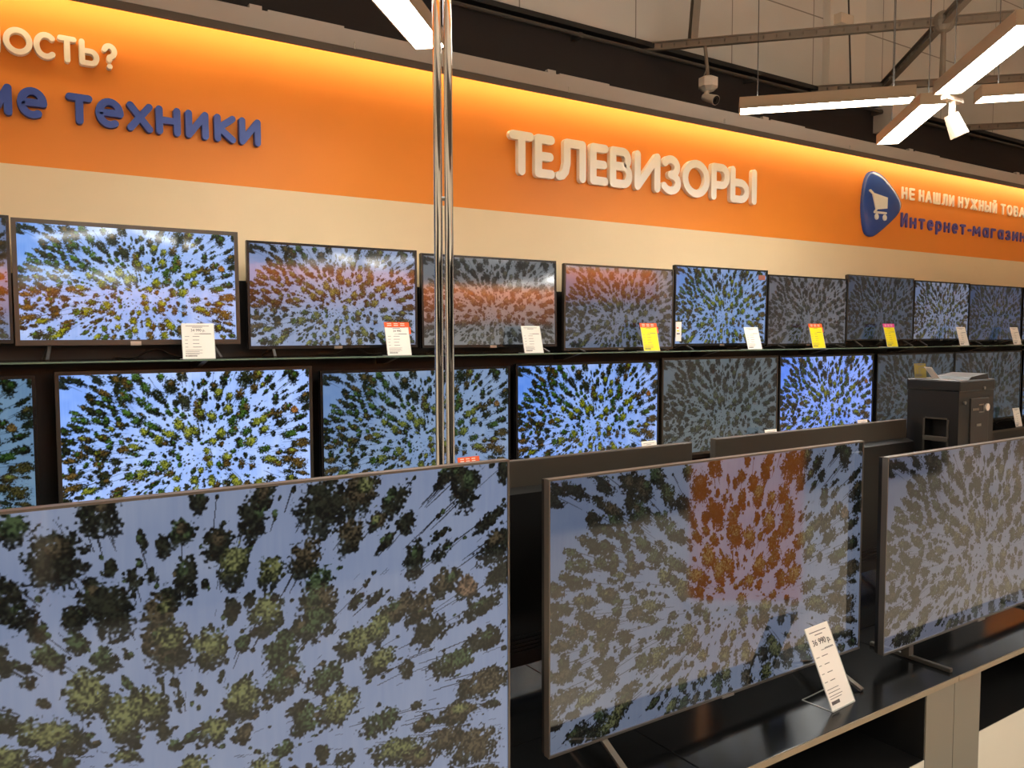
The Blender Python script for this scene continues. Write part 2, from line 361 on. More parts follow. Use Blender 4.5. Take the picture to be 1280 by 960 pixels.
# ---------------------------------------------------------------- televisions
def television(label, X0, X1, zb, zt, Y, smat, bez=0.012, frame=M_frameb, depth=0.05, legs=('v', 0.09), fine=False, tilt=0.0, logo=True, leg_m=None, group=None, stickers=None):
    """front face of the frame at depth Y, frame outline X0..X1 x zb..zt (zb, zt from eye level)"""
    wd = X1 - X0; h = zt - zb
    base = legs[1]
    t = thing('television', label, 'television', ((X0 + X1) / 2, Y, EYE + zb - base), (0, 0, 0), group)
    def up(o):
        # parts tilt about the lower edge of the panel
        if tilt:
            o.matrix_parent_inverse = Matrix.Translation((0, 0, base)) @ Matrix.Rotation(tilt, 4, 'X') @ Matrix.Translation((0, 0, -base))
        return o
    a = -wd / 2; c = wd / 2
    b = NB(); z0 = base; z1 = base + h
    box(b, a, c, 0, 0.018, z1 - bez, z1); box(b, a, c, -0.001, 0.018, z0, z0 + bez * 1.3)
    box(b, a, a + bez, 0, 0.018, z0 + bez * 1.3, z1 - bez); box(b, c - bez, c, 0, 0.018, z0 + bez * 1.3, z1 - bez)
    up(obj('bezel', b, frame, t))
    b = NB(); box(b, a + 0.002, c - 0.002, 0.018, 0.030, z0 + 0.002, z1 - 0.002)
    box(b, a + wd * 0.08, c - wd * 0.08, 0.030, 0.018 + depth, z0 + 0.03, z0 + h * 0.62, bev=0.008)
    up(obj('rear_housing', b, M_plast, t))
    s = bpy.data.objects.new('screen', PIC_FINE if fine else PIC_SMALL); COL.objects.link(s); s.parent = t
    s.material_slots[0].link = 'OBJECT'; s.material_slots[0].material = smat
    if tilt:
        up(s)
    s.location = (0, 0.003, z0 + bez * 1.3); s.scale = (wd - 2 * bez, 1, h - bez * 2.3)
    if logo:
        b = NB(); box(b, -0.022, 0.022, -0.004, 0.0, z0 - 0.003, z0 + bez * 0.9, bev=0.001); up(obj('logo_plate', b, M_steel, t))
    lm = leg_m or M_plastb
    for sgn in (-1, 1):
        lx = sgn * wd * 0.36
        b = NB()
        if legs[0] == 'v':        # two-toed foot
            for dy in (-0.10, 0.12):
                bar(b, (lx, 0.03, z0 + 0.01), (lx + sgn * 0.02, 0.03 + dy, 0.004), 0.012, 0.008)
        elif legs[0] == 'out':    # slim metal feet that splay forwards
            for dy in (-0.13, 0.13):
                bar(b, (lx, 0.02, z0 + 0.005), (lx + sgn * 0.01, 0.02 + dy, 0.005), 0.016, 0.007)
        elif legs[0] == 'flat':
            box(b, lx - 0.008, lx + 0.008, -0.12, 0.14, 0, 0.012, bev=0.003); box(b, lx - 0.012, lx + 0.012, 0.005, 0.03, 0.01, z0 + 0.01)
        obj('leg', b, lm, t)
    for nm, (sx, sz, sw, sh, m_, lb) in (stickers or {}).items():
        b = NB(); x = a + sx * wd; z = z0 + sz * h
        box(b, x - sw / 2, x + sw / 2, -0.002, 0.002, z - sh / 2, z + sh / 2)
        if nm == 'energy_label':
            for k, mm in enumerate((1, 2, 3)):
                box(b, x - sw * 0.35, x - sw * 0.05 + k * sw * 0.12, -0.003, -0.002, z + sh * (0.15 - 0.15 * k), z + sh * (0.22 - 0.15 * k), mm)
            o = up(obj(nm, b, [m_, M_ora, M_yel, M_ink], t))
        else: o = up(obj(nm, b, m_, t))
        o['label'] = lb
    return t

SHELF_T = -0.105      # top of the glass shelf, from eye level
SHELF_B = -0.90       # top of the lower display shelf
YT = 3.95
top = [
 ('television on the glass shelf cut by the left edge of the picture', -0.83, 0.122, -0.030, 0.497, dict(strength=0.35, ior=1.8), dict(tilt=-0.01)),
 ('bright bronze framed television, the leftmost whole one on the glass shelf', 0.128, 1.047, -0.040, 0.491, dict(strength=0.97, ior=1.42), dict(tilt=-0.022, frame=M_frame, bez=0.018)),
 ('television on the glass shelf behind the white price card with an orange red strip', 1.084, 1.987, -0.065, 0.455, dict(strength=0.52, sat=0.8, ior=1.6), dict(tilt=0.0)),
 ('greyish washed-out television on the glass shelf partly behind the chrome twin pole', 2.016, 2.924, -0.070, 0.444, dict(strength=0.26, sat=0.35, tint=(1, 1, .9), flat=0.25, ior=1.8), dict(tilt=-0.012)),
 ('dull television on the glass shelf behind the leftmost yellow price card', 2.977, 3.891, -0.095, 0.433, dict(strength=0.26, sat=0.7, flat=0.15, ior=1.8), dict(tilt=0.012, frame=M_frame)),
 ('bright blue television on the glass shelf with an energy label in its lower corner', 3.898, 4.829, -0.077, 0.465, dict(strength=0.62, tint=(.85, .95, 1)), dict(tilt=0.02, stickers={'energy_label': (0.045, 0.18, 0.05, 0.13, M_paper, 'small white energy rating label'), 'corner_sticker': (0.93, 0.90, 0.07, 0.035, M_tag2, 'small dull red sticker')})),
 ('dull grey television behind the second yellow price card with an orange strip', 4.843, 5.794, -0.085, 0.438, dict(strength=0.18, sat=0.35, flat=0.2, ior=1.8), dict(tilt=0.012)),
 ('dim bluish television behind the yellow price card with a pink strip', 5.805, 6.741, -0.052, 0.475, dict(strength=0.14, sat=0.6, tint=(.8, .95, 1.05), flat=0.35), dict(tilt=0.006, frame=M_frame, bez=0.008)),
 ('third television from the right on the glass shelf', 6.745, 7.648, -0.057, 0.463, dict(strength=0.30, sat=0.8, ior=1.8), dict(tilt=0.012)),
 ('dark blue television on the glass shelf, second from the right', 7.655, 8.640, -0.070, 0.459, dict(strength=0.17, sat=0.9, tint=(.8, .95, 1.1), flat=0.3), dict(tilt=0.004)),
 ('last television on the glass shelf, cut by the right edge of the picture', 8.665, 9.60, -0.070, 0.459, dict(strength=0.25), dict(tilt=0.01)),
]
for i, (lb, x0, x1, zb, zt, sk, kk) in enumerate(top):
    television(lb, x0, x1, zb, zt, YT, screen_mat('u%d' % i, **sk), legs=('v', zb - SHELF_T), group=None, **kk)
low = [
 ('teal tinted television cut by the left edge of the picture in the lower row', -0.95, 0.194, -0.165, -0.82, dict(strength=0.40, tint=(.75, 1, .95), sat=.9), {}),
 ('large vivid television in the lower row rising behind the big foreground screen', 0.265, 1.395, -0.153, -0.80, dict(strength=1.15, sat=0.92, gamma=1.2), dict(frame=M_frame, bez=0.016)),
 ('lower row television crossed by the chrome twin pole', 1.437, 2.586, -0.180, -0.83, dict(strength=0.52, sat=0.85, tint=(.9, 1, 1)), {}),
 ('vivid blue lower row television just right of the chrome twin pole', 2.627, 3.768, -0.170, -0.82, dict(strength=0.95, sat=1.0, gamma=1.3), {}),
 ('dull grey green television in the lower row between two vivid blue ones', 3.796, 4.976, -0.158, -0.83, dict(strength=0.20, sat=0.5, tint=(.85, 1, .9), flat=.2), dict(frame=M_frame)),
 ('vivid violet blue television in the lower row left of the party speaker', 4.993, 6.182, -0.161, -0.83, dict(strength=0.95, gamma=1.3, tint=(.9, .9, 1.1)), {}),
 ('dim teal television behind the left half of the black party speaker', 6.233, 7.430, -0.165, -0.83, dict(strength=0.13, sat=0.6, tint=(.75, 1, 1), flat=.3), {}),
 ('dim teal television seen right of the black party speaker', 7.439, 8.680, -0.165, -0.83, dict(strength=0.12, sat=0.6, tint=(.75, 1, 1), flat=.3), {}),
 ('lower row television at the right edge of the picture', 8.72, 9.90, -0.165, -0.83, dict(strength=0.3, tint=(.7, 1, 1.1)), {}),
]
for i, (lb, x0, x1, zt, zb, sk, kk) in enumerate(low):
    television(lb, x0, x1, zb, zt, YT, screen_mat('l%d' % i, **sk), legs=('v', zb - SHELF_B), bez=kk.pop('bez', 0.014), **kk)

# three big sets on the counter in front
CT = -1.0
fr = [
 ('huge foreground television at the lower left, cut by the picture edge', -0.452, 0.849, -0.955, -0.240, 1.30, dict(strength=0.36, sat=0.66, tint=(.93, .95, 1), ior=1.65), dict(frame=M_framec, bez=0.004, legs=('flat', 0.045))),
 ('foreground television in the middle of the counter standing on slim splayed metal feet', 1.030, 2.185, -0.945, -0.316, 1.42, dict(strength=0.205, sat=0.62, tint=(.92, .95, 1), ior=2.15), dict(frame=M_framec, bez=0.004, legs=('out', 0.055), leg_m=M_steel)),
 ('foreground television at the right edge of the picture on a low flat foot', 2.212, 3.330, -0.955, -0.361, 1.36, dict(strength=0.15, sat=0.5, tint=(.95, .92, 1), ior=2.15), dict(frame=M_framec, bez=0.004, legs=('flat', 0.045))),
]
for i, (lb, x0, x1, zb, zt, Y, sk, kk) in enumerate(fr):
    television(lb, x0, x1, zb, zt, Y, screen_mat('f%d' % i, **sk), fine=True, **kk)

# two sets seen from behind, standing back to back with the front ones
def back_television(label, X0, X1, Y, zb, zt):
    t = thing('television', label, 'television', ((X0 + X1) / 2, Y, EYE + CT))
    wd = X1 - X0; a = -wd / 2; c = -a; z0 = zb - CT; z1 = zt - CT
    b = NB(); box(b, a, c, 0.02, 0.045, z0, z1, bev=0.003); obj('panel_back', b, M_plastb, t)
    b = NB(); box(b, a + 0.01, c - 0.01, 0.045, 0.049, z0 + 0.01, z1 - 0.01); obj('screen', b, mat('unlit_glass', (8, 8, 9), 0.08), t)
    zs = z1 - 0.075
    b = NB()
    vs = [(-0.012, z0 + 0.02), (0.0, zs - 0.01), (0.02, zs), (0.02, z0 + 0.01)]
    pts = [(0.02, z0 + 0.012), (-0.022, z0 + 0.02), (-0.018, zs - 0.012), (0.02, zs)]
    A = [b.verts.new((a + 0.006, y, z)) for y, z in pts]; B_ = [b.verts.new((c - 0.006, y, z)) for y, z in pts]
    b.faces.new(A); b.faces.new(B_[::-1])
    for i in range(4): b.faces.new((A[i], B_[i], B_[(i + 1) % 4], A[(i + 1) % 4]))
    bmesh.ops.recalc_face_normals(b, faces=b.faces)
    obj('rear_housing', b, M_plast, t)
    b = NB()
    for k in range(5):
        box(b, a + 0.05, c - 0.05, -0.027, -0.019, z0 + 0.06 + k * 0.011, z0 + 0.064 + k * 0.011)
    obj('vent_slots', b, M_black, t)
    b = NB()
    for x in (a + 0.30, c - 0.10, a + 0.06, 0.0, 0.2):
        tube(b, (x, -0.024, zs - 0.07), (x, -0.017, zs - 0.07), 0.004, 8)
    obj('screw', b, M_frame, t)
    for sgn in (-1, 1):
        b = NB(); x = sgn * wd * 0.36
        bar(b, (x, 0.02, z0 + 0.01), (x + sgn * 0.03, -0.11, 0.006), 0.02, 0.012); bar(b, (x, 0.03, z0 + 0.01), (x + sgn * 0.03, 0.15, 0.006), 0.02, 0.012)
        obj('leg', b, M_plastb, t)
    return t
back_television('black television seen from behind between the huge and the middle foreground screens', 0.86, 1.955, 1.87, -0.95, -0.355)
back_television('black television seen from behind, between the middle foreground screen and the party speaker', 2.065, 3.20, 1.87, -0.95, -0.352)

# ---------------------------------------------------------------- wall display fixture
b = NB(); box(b, -3, 11, 4.16, 4.199, 0.30, EYE + 0.275)
tag(obj('display_back_panel', b, M_black), 'long black back panel on the cream wall behind both rows of televisions', 'panel')
sh = thing('glass_shelf', 'long dark glass shelf with a greenish edge carrying the upper row of televisions', 'shelf', (0, 0, EYE + SHELF_T))
b = NB(); box(b, -3, 11, 3.815, 4.159, -0.008, 0.0); obj('shelf_board', b, M_blackg, sh)
b = NB(); box(b, -3, 11, 3.809, 3.815, -0.008, -0.0005); e = obj('glass_edge', b, M_glassedge, sh); e['label'] = 'pale green glass edge'
for x in (-1.3, 0.86, 1.82, 3.02, 4.22, 5.42, 6.62, 7.82, 9.02):
    b = NB(); prism(b, [(-0.012, 0), (0.012, 0), (0.012, -0.001), (-0.012, -0.001)], 0, 0.001); b.clear()
    vs = [(3.84, -0.008), (4.10, -0.008), (4.10, -0.05), (4.0, -0.045)]
    A = [b.verts.new((x - 0.012, y, z)) for y, z in vs]; B_ = [b.verts.new((x + 0.012, y, z)) for y, z in vs]
    b.faces.new(A); b.faces.new(B_[::-1])
    for i in range(4): b.faces.new((A[i], B_[i], B_[(i + 1) % 4], A[(i + 1) % 4]))
    bmesh.ops.recalc_face_normals(b, faces=b.faces)
    obj('bracket', b, M_plastb, sh)
lw = thing('display_shelf', 'long black lower display shelf carrying the bottom row of televisions', 'shelf', (0, 0, EYE + SHELF_B))
b = NB(); box(b, -3, 11, 3.80, 4.159, -0.02, 0.0); obj('shelf_board', b, M_blackg, lw)
b = NB(); box(b, -3, 11, 3.794, 3.80, -0.02, -0.001); obj('edge_band', b, M_frame, lw)
b = NB(); box(b, -3, 11, 3.84, 4.159, -(EYE + SHELF_B), -0.02); obj('plinth', b, M_black, lw)

# loose black leads lying on the glass shelf
for (x, s) in ((0.52, 1), (1.50, 2), (3.2, 3), (4.6, 4), (6.4, 5)):
    rr = random.Random(s); cu_ = bpy.data.curves.new('power_lead', 'CURVE'); cu_.dimensions = '3D'; cu_.bevel_depth = 0.004
    sp = cu_.splines.new('BEZIER'); sp.bezier_points.add(4)
    for k, bp in enumerate(sp.bezier_points):
        bp.co = (x + k * 0.09, 4.125 + rr.uniform(-0.02, 0.02), EYE + SHELF_T + 0.005 + (0.035 if k in (2,) else 0.0)); bp.handle_left_type = bp.handle_right_type = 'AUTO'
    tmp = bpy.data.objects.new('tmp_lead', cu_); COL.objects.link(tmp)
    dg = bpy.context.evaluated_depsgraph_get(); dg.update()
    me = bpy.data.meshes.new_from_object(tmp.evaluated_get(dg)); bpy.data.objects.remove(tmp); me.materials.clear(); me.materials.append(M_plast)
    o = bpy.data.objects.new('power_lead', me); COL.objects.link(o)
    tag(o, {1: 'black lead on the glass shelf under the bright bronze framed television', 2: 'black lead on the glass shelf left of the orange topped white card',
            3: 'black lead on the glass shelf left of the first yellow card', 4: 'black lead on the glass shelf under the television with the energy label',
            5: 'black lead on the glass shelf right of the pink topped card'}[s], 'cable')

# ---------------------------------------------------------------- ledge above the orange band with its hidden LED strip
lg = thing('light_ledge', 'long taupe ledge box running above the orange band with light coming from under it', 'cornice', (0, 0, EYE))
b = NB(); box(b, -7, 15, 4.03, 4.044, 1.484, 1.575); box(b, -7, 15, 4.044, 4.199, 1.561, 1.575); obj('fascia', b, M_ledge, lg)
b = NB(); box(b, -7, 15, 4.034, 4.046, 1.447, 1.484); o = obj('lower_lip', b, M_lip, lg); o['label'] = 'darker taupe lower lip'
b = NB(); box(b, -7, 15, 4.046, 4.056, 1.535, 1.555); o = obj('led_strip', b, M_led, lg)
for x in (-0.6, 1.175, 2.945, 4.89, 6.78, 8.65):
    b = NB(); box(b, x - 0.03, x + 0.03, 4.03, 4.06, 1.575, 1.594); box(b, x + 0.06, x + 0.45, 4.03, 4.05, 1.575, 1.584); obj('mounting_clip', b, M_ledge, lg)
for x in (0.2, 1.68, 3.07, 4.446, 5.9):
    b = NB(); tube(b, (x, 4.026, 1.478), (x, 4.026, 1.508), 0.004, 8); bmesh.ops.create_uvsphere(b, u_segments=8, v_segments=6, radius=0.006, matrix=Matrix.Translation((x, 4.026, 1.511))); obj('hook', b, M_chrome, lg)
b = NB(); tube(b, (-7, 5.10, EYE + 2.33), (15, 5.10, EYE + 2.33), 0.016, 10)
for x in range(-6, 15, 2): box(b, x - .02, x + .02, 5.09, 5.199, EYE + 2.31, EYE + 2.35)
tag(obj('conduit', b, M_wire), 'thin grey conduit running along the dark upper wall', 'pipe')

# ---------------------------------------------------------------- raised lettering
def arc(cx, cy, rx, ry, a0, a1, n=14):
    return [(cx + rx * math.cos(math.radians(a0 + (a1 - a0) * i / n)), cy + ry * math.sin(math.radians(a0 + (a1 - a0) * i / n))) for i in range(n + 1)]
G = {
 'Т': [[(0, 1), (1, 1)], [(.5, 1), (.5, 0)]],
 'Е': [[(1, 1), (0, 1), (0, 0), (1, 0)], [(0, .5), (.9, .5)]],
 'Л': [[(1, 0), (1, 1), (.34, 1), (.34, .4), (.27, .15), (.14, .02), (0, 0)]],
 'В': [[(0, 0), (0, 1), (.6, 1)] + arc(.6, .77, .32, .23, 90, -90)[1:] + [(0, .54)], [(.6, .54)] + arc(.65, .27, .35, .27, 90, -90) + [(0, 0)]],
 'И': [[(0, 1), (0, 0), (1, 1), (1, 0)]],
 'Й': [[(0, .95), (0, 0), (1, .95), (1, 0)], arc(.5, 1.28, .22, .12, 180, 360, 6)],
 'З': [arc(.45, .76, .48, .25, 150, -90) + arc(.45, .25, .55, .26, 90, -150)[1:]],
 'О': [arc(.5, .5, .5, .5, 0, 360, 24)],
 'Р': [[(0, 0), (0, 1), (.6, 1)] + arc(.6, .7, .4, .3, 90, -90)[1:] + [(0, .4)]],
 'Ы': [[(0, 1), (0, 0), (.35, 0)] + arc(.35, .29, .3, .29, -90, 90)[1:] + [(0, .58)], [(1, 1), (1, 0)]],
 'Н': [[(0, 0), (0, 1)], [(1, 0), (1, 1)], [(0, .5), (1, .5)]],
 'С': [arc(.55, .5, .55, .5, 48, 312, 20)],
 'Ь': [[(0, 1), (0, 0), (.6, 0)] + arc(.6, .29, .4, .29, -90, 90)[1:] + [(0, .58)]],
 '?': [arc(.5, .74, .46, .26, 165, -60) + [(.5, .45), (.5, .33)], [(.5, .01), (.5, .0)]],
 'А': [[(0, 0), (.5, 1), (1, 0)], [(.2, .33), (.8, .33)]],
 'Ш': [[(0, 1), (0, 0), (1, 0), (1, 1)], [(.5, 1), (.5, 0)]],
 'У': [[(0, 1), (.5, .35)], [(1, 1), (.45, .15), (.2, 0)]],
 'Ж': [[(0, 1), (1, 0)], [(1, 1), (0, 0)], [(.5, 1), (.5, 0)]],
 'и': [[(0, .7), (0, 0), (1, .7), (1, 0)]], 'н': [[(0, 0), (0, .7)], [(1, 0), (1, .7)], [(0, .36), (1, .36)]],
 'т': [[(0, .7), (1, .7)], [(.5, .7), (.5, 0)]],
 'е': [[(0.02, .36), (1, .36)] + arc(.5, .35, .5, .35, 0, 300, 20)[0:]],
 'х': [[(0, .7), (1, 0)], [(1, .7), (0, 0)]],
 'к': [[(0, 0), (0, .7)], [(1, .7), (.1, .36), (1, 0)]],
 'р': [[(0, -.28), (0, .7)], arc(.45, .35, .55, .35, 180, -180, 20)],
 'м': [[(0, 0), (0.08, .7), (.5, .2), (.92, .7), (1, 0)]],
 'а': [arc(.45, .35, .45, .35, 0, 360, 20), [(1, .7), (1, 0)]],
 'г': [[(0, 0), (0, .7), (1, .7)]],
 'з': [arc(.45, .53, .45, .18, 150, -90) + arc(.45, .18, .55, .18, 90, -150)[1:]],
 '-': [[(0, .36), (1, .36)]],
}
WID = {'Ш': 1.35, 'Ж': 1.35, 'Ы': 1.3, 'О': 1.1, 'И': 1.0, 'м': 1.2, '-': .55, 'т': .9, 'Л': 1.05, 'А': 1.1, 'г': .75, 'з': .8, 'З': .85}
def glyph(word, ch, x0, x1, z0, z1, t, m, y0=4.168, y1=4.2, squash=1.0):
    b = NB(); n = 0
    sx0 = x0 + t / 2; sw = (x1 - x0) - t; sz0 = z0 + t / 2; shh = (z1 - z0) - t
    if sw < 0.004: sw = 0.004
    for st in G[ch]:
        P = [(sx0 + x * sw, EYE + sz0 + z * shh) for x, z in st]
        for i, (x, z) in enumerate(P):
            n += 1; off = (n % 7) * 0.00008
            pts = [(x + t / 2 * math.cos(k * math.pi / 8), z + t / 2 * math.sin(k * math.pi / 8)) for k in range(16)]
            prism(b, pts, y0 - off, y1)
            if i:
                px, pz = P[i - 1]; dx, dz = x - px, z - pz; L = math.hypot(dx, dz)
                if L < 1e-5: continue
                nx, nz = -dz / L * t / 2, dx / L * t / 2
                prism(b, [(px + nx, pz + nz), (x + nx, z + nz), (x - nx, z - nz), (px - nx, pz - nz)], y0 - off - 0.00004, y1)
    return obj('letter', b, m, word)
def word(name, label, letters, z0, z1, t, m, y0=4.168):
    w_ = thing(name, label, 'sign', (0, 0, 0))
    for ch, a, c in letters: glyph(w_, ch, a, c, z0, z1, t, m, y0)
    return w_
def spread(text, x0, x1, gap=0.42):
    tot = sum(WID.get(c, .9) for c in text) + gap * (len(text) - 1); k = (x1 - x0) / tot; x = x0; out = []
    for c in text:
        wd = WID.get(c, .9) * k; out.append((c, x, x + wd)); x += wd + gap * k
    return out
word('wall_lettering', 'large off-white raised letters reading ТЕЛЕВИЗОРЫ on the orange band',
     [('Т', 2.726, 2.91), ('Е', 2.916, 3.069), ('Л', 3.075, 3.319), ('Е', 3.352, 3.507), ('В', 3.52, 3.716), ('И', 3.737, 3.972), ('З', 3.987, 4.17), ('О', 4.186, 4.458), ('Р', 4.475, 4.668), ('Ы', 4.676, 4.966)],
     0.978, 1.243, 0.054, M_letter)
word('wall_lettering', 'blue raised letters reading ие техники at the left of the orange band',
     [('и', 0.076, 0.158), ('е', 0.176, 0.291), ('т', 0.363, 0.47), ('е', 0.481, 0.598), ('х', 0.611, 0.723), ('н', 0.736, 0.846), ('и', 0.868, 0.975), ('к', 1.002, 1.105), ('и', 1.121, 1.228)],
     0.953, 1.130, 0.031, M_blue)
word('wall_lettering', 'white raised letters reading НОСТЬ? above the blue word at the left',
     [('Н', 0.024, 0.124), ('О', 0.133, 0.243), ('С', 0.246, 0.335), ('Т', 0.338, 0.414), ('Ь', 0.423, 0.504), ('?', 0.512, 0.58)],
     1.218, 1.333, 0.023, M_letterw)
word('wall_lettering', 'small white raised letters reading НЕ НАШЛИ НУЖНЫЙ ТОВА at the right of the orange band',
     spread('НЕ', 6.924, 7.125) + spread('НАШЛИ', 7.20, 7.79) + spread('НУЖНЫЙ', 7.87, 8.59) + spread('ТОВАР', 8.68, 9.28), 1.205, 1.312, 0.020, M_letterw, 4.188)
it = spread('интернет-', 6.924, 8.119)
it[0] = ('И', it[0][1], it[0][2])
word('wall_lettering', 'small violet blue raised letters reading Интернет-магазин under the small white line', it + spread('магазин', 8.149, 9.20), 0.955, 1.085, 0.024, M_purple, 4.188)

lo = thing('cart_emblem', 'rounded blue badge with a white shopping cart on the orange band', 'sign', (0, 0, EYE))
LP = [(6.464, 1.396), (6.596, 1.373), (6.734, 1.295), (6.85, 1.207), (6.888, 1.132), (6.832, 1.049), (6.664, 0.937), (6.522, 0.858), (6.44, 0.838), (6.368, 0.875), (6.334, 0.983), (6.32, 1.105), (6.341, 1.257), (6.384, 1.357)]
def catmull(P, n=5):
    out = []; N = len(P)
    for i in range(N):
        p0, p1, p2, p3 = (P[(i + k - 1) % N] for k in range(4))
        for j in range(n):
            t = j / n
            out.append(tuple(0.5 * (2 * p1[k] + (p2[k] - p0[k]) * t + (2 * p0[k] - 5 * p1[k] + 4 * p2[k] - p3[k]) * t * t + (3 * p1[k] - p0[k] - 3 * p2[k] + p3[k]) * t ** 3) for k in (0, 1)))
    return out
b = NB(); P = catmull(LP)
cx_ = sum(p[0] for p in P) / len(P); cz_ = sum(p[1] for p in P) / len(P)
rings = []
for (s, y) in ((1, 4.2), (1, 4.175), (0.96, 4.165), (0.8, 4.158), (0.4, 4.154)):
    rings.append([b.verts.new((cx_ + (x - cx_) * s, y, cz_ + (z - cz_) * s)) for x, z in P])
for r0, r1 in zip(rings, rings[1:]):
    for i in range(len(P)): b.faces.new((r0[i], r0[(i + 1) % len(P)], r1[(i + 1) % len(P)], r1[i]))
b.faces.new(rings[-1]); bmesh.ops.recalc_face_normals(b, faces=b.faces)
obj('badge', b, M_logo, lo, smooth=True)
b = NB()
def stroke(b, P, t, y0, y1):
    for i, (x, z) in enumerate(P):
        prism(b, [(x + t / 2 * math.cos(k * math.pi / 6), z + t / 2 * math.sin(k * math.pi / 6)) for k in range(12)], y0, y1)
        if i:
            px, pz = P[i - 1]; dx, dz = x - px, z - pz; L = math.hypot(dx, dz); nx, nz = -dz / L * t / 2, dx / L * t / 2
            prism(b, [(px + nx, pz + nz), (x + nx, z + nz), (x - nx, z - nz), (px - nx, pz - nz)], y0 - 0.0001, y1)
prism(b, [(6.426, 1.205), (6.637, 1.182), (6.635, 1.088), (6.479, 1.068)], 4.146, 4.16)
stroke(b, [(6.386, 1.221), (6.426, 1.200), (6.479, 1.068), (6.455, 1.044), (6.62, 1.047)], 0.018, 4.146, 4.16)
for x in (6.485, 6.605): prism(b, [(x + 0.026 * math.cos(k * math.pi / 8), 1.008 + 0.026 * math.sin(k * math.pi / 8)) for k in range(16)], 4.146, 4.16)
obj('cart_symbol', b, M_paper, lo)

# ---------------------------------------------------------------- price cards
def price_card(label, x, Y, z, wd, h, paper, lean=20, strip=None, price=None, group='price cards', yaw=0, acryl=True, curl=None):
    """card standing on z (from eye level), leaning backwards; x = its left edge"""
    t = thing('price_card', label, 'price tag', (x + wd / 2, Y, EYE + z), (0, 0, math.radians(yaw)), group)
    tl = Matrix.Rotation(-math.radians(lean), 4, 'X')
    def fin(nm, bm, m_):
        bm.transform(tl); bmesh.ops.translate(bm, verts=bm.verts, vec=(0, 0, 0.002)); return obj(nm, bm, m_, t)
    b = NB(); box(b, -wd / 2, wd / 2, 0, 0.001, 0, h)
    fin('paper', b, paper)
    b = NB()
    rr = random.Random(int(abs(x) * 1000))
    def line(u0, u1, v, th=0.0022): box(b, (u0 - .5) * wd, (u1 - .5) * wd, -0.0008, 0.0, v * h - th / 2, v * h + th / 2)
    line(.12, .85, .93); line(.32, .64, .89)
    for v in (.63, .53, .43, .33):
        line(.08, .16 + rr.random() * .06, v, 0.0016); line(.32, .5 + rr.random() * .1, v, 0.002)
    line(.38, .92, .70, .0014); line(.55, .9, .71, .0016)
    for v in (.24, .20, .16, .13): line(.08, .5 + rr.random() * .15, v, 0.0014)
    k = .08
    while k < .42:
        d = rr.uniform(.006, .02); box(b, (k - .5) * wd, (k + d - .5) * wd, -0.0008, 0.0, .06 * h, .10 * h); k += d + rr.uniform(.005, .012)
    fin('print', b, M_ink)
    if price:
        cu_ = bpy.data.curves.new('price_text', 'FONT'); cu_.body = price; cu_.size = h * 0.105; cu_.align_x = 'CENTER'; cu_.extrude = 0.0002
        tmp = bpy.data.objects.new('tmp_text', cu_); COL.objects.link(tmp)
        dg = bpy.context.evaluated_depsgraph_get(); dg.update()
        me = bpy.data.meshes.new_from_object(tmp.evaluated_get(dg)); bpy.data.objects.remove(tmp)
        me.materials.clear(); me.materials.append(mat('dark_ink', (60, 55, 52), 0.7))
        me.transform(tl @ Matrix.Translation((0, -0.001, h * .77)) @ Matrix.Rotation(math.pi / 2, 4, 'X'))
        o = bpy.data.objects.new('price_text', me); COL.objects.link(o); o.parent = t; o.location.z = 0.002
    if strip:
        b = NB(); box(b, -wd / 2 - 0.002, wd / 2 + 0.006, -0.0022, 0.0024, h * 0.93, h * 1.10)
        if curl: box(b, wd / 2 + 0.0015, wd / 2 + 0.012, -0.0018, 0.002, h * 0.70, h * 0.94)
        for r_ in (0, 1):
            for q in range(3): box(b, (-.4 + q * .28) * wd, (-.22 + q * .28) * wd, -0.0028, -0.0021, h * (0.975 + r_ * .06), h * (1.0 + r_ * .06), 1)
        o = fin('promo_strip', b, [strip, M_white]); o['label'] = 'coloured promotion strip along the top'
    if acryl:
        b = NB()
        dpt = h * 0.42; by = math.sin(math.radians(lean)) * 0 
        for (p0, p1) in (((-wd / 2, 0, 0.001), (-wd / 2, dpt, 0.001)), ((wd / 2, 0, 0.001), (wd / 2, dpt, 0.001)), ((-wd / 2, dpt, 0.001), (wd / 2, dpt, 0.001))):
            bar(b, p0, p1, 0.002, 0.002)
        b2 = []
        c_, s_ = math.cos(math.radians(lean)), math.sin(math.radians(lean))
        for sx in (-1, 1): bar(b, (sx * (wd / 2 + 0.0012), 0, 0.002), (sx * (wd / 2 + 0.0012), h * s_, 0.002 + h * c_), 0.002, 0.002)
        bar(b, (-wd / 2, -0.001, 0.0015), (wd / 2, -0.001, 0.0015), 0.003, 0.003)
        obj('acrylic_holder', b, M_acry, t)
    return t
ZS = SHELF_T
cards = [
 ('large white price card standing in front of the leftmost bright television', 0.762, .138, .160, M_paper, 8, None, '34 990 p.'),
 ('white price card with an orange red strip and curled orange edge, on the glass shelf', 1.757, .133, .160, M_paper, 14, M_ora, '34 990'),
 ('white price card just right of the chrome twin pole', 2.609, .130, .160, M_paper, 15, None, None),
 ('leftmost yellow price card, topped by an orange red strip', 3.524, .135, .165, M_yel, 14, M_ora, None),
 ('white price card in front of the television with the energy label', 4.501, .145, .160, M_paper, 16, None, None),
 ('middle yellow price card, topped by an orange strip', 5.219, .150, .170, M_yel, 14, M_ora, None),
 ('rightmost yellow price card, topped by a pink strip', 6.178, .150, .175, M_yel, 14, M_pink, None),
 ('white price card on the glass shelf, the next one right of the pink topped card', 7.293, .150, .170, M_paper, 15, None, None),
 ('white price card on the glass shelf nearest the right edge of the picture', 8.256, .150, .170, M_paper, 15, None, None),
]
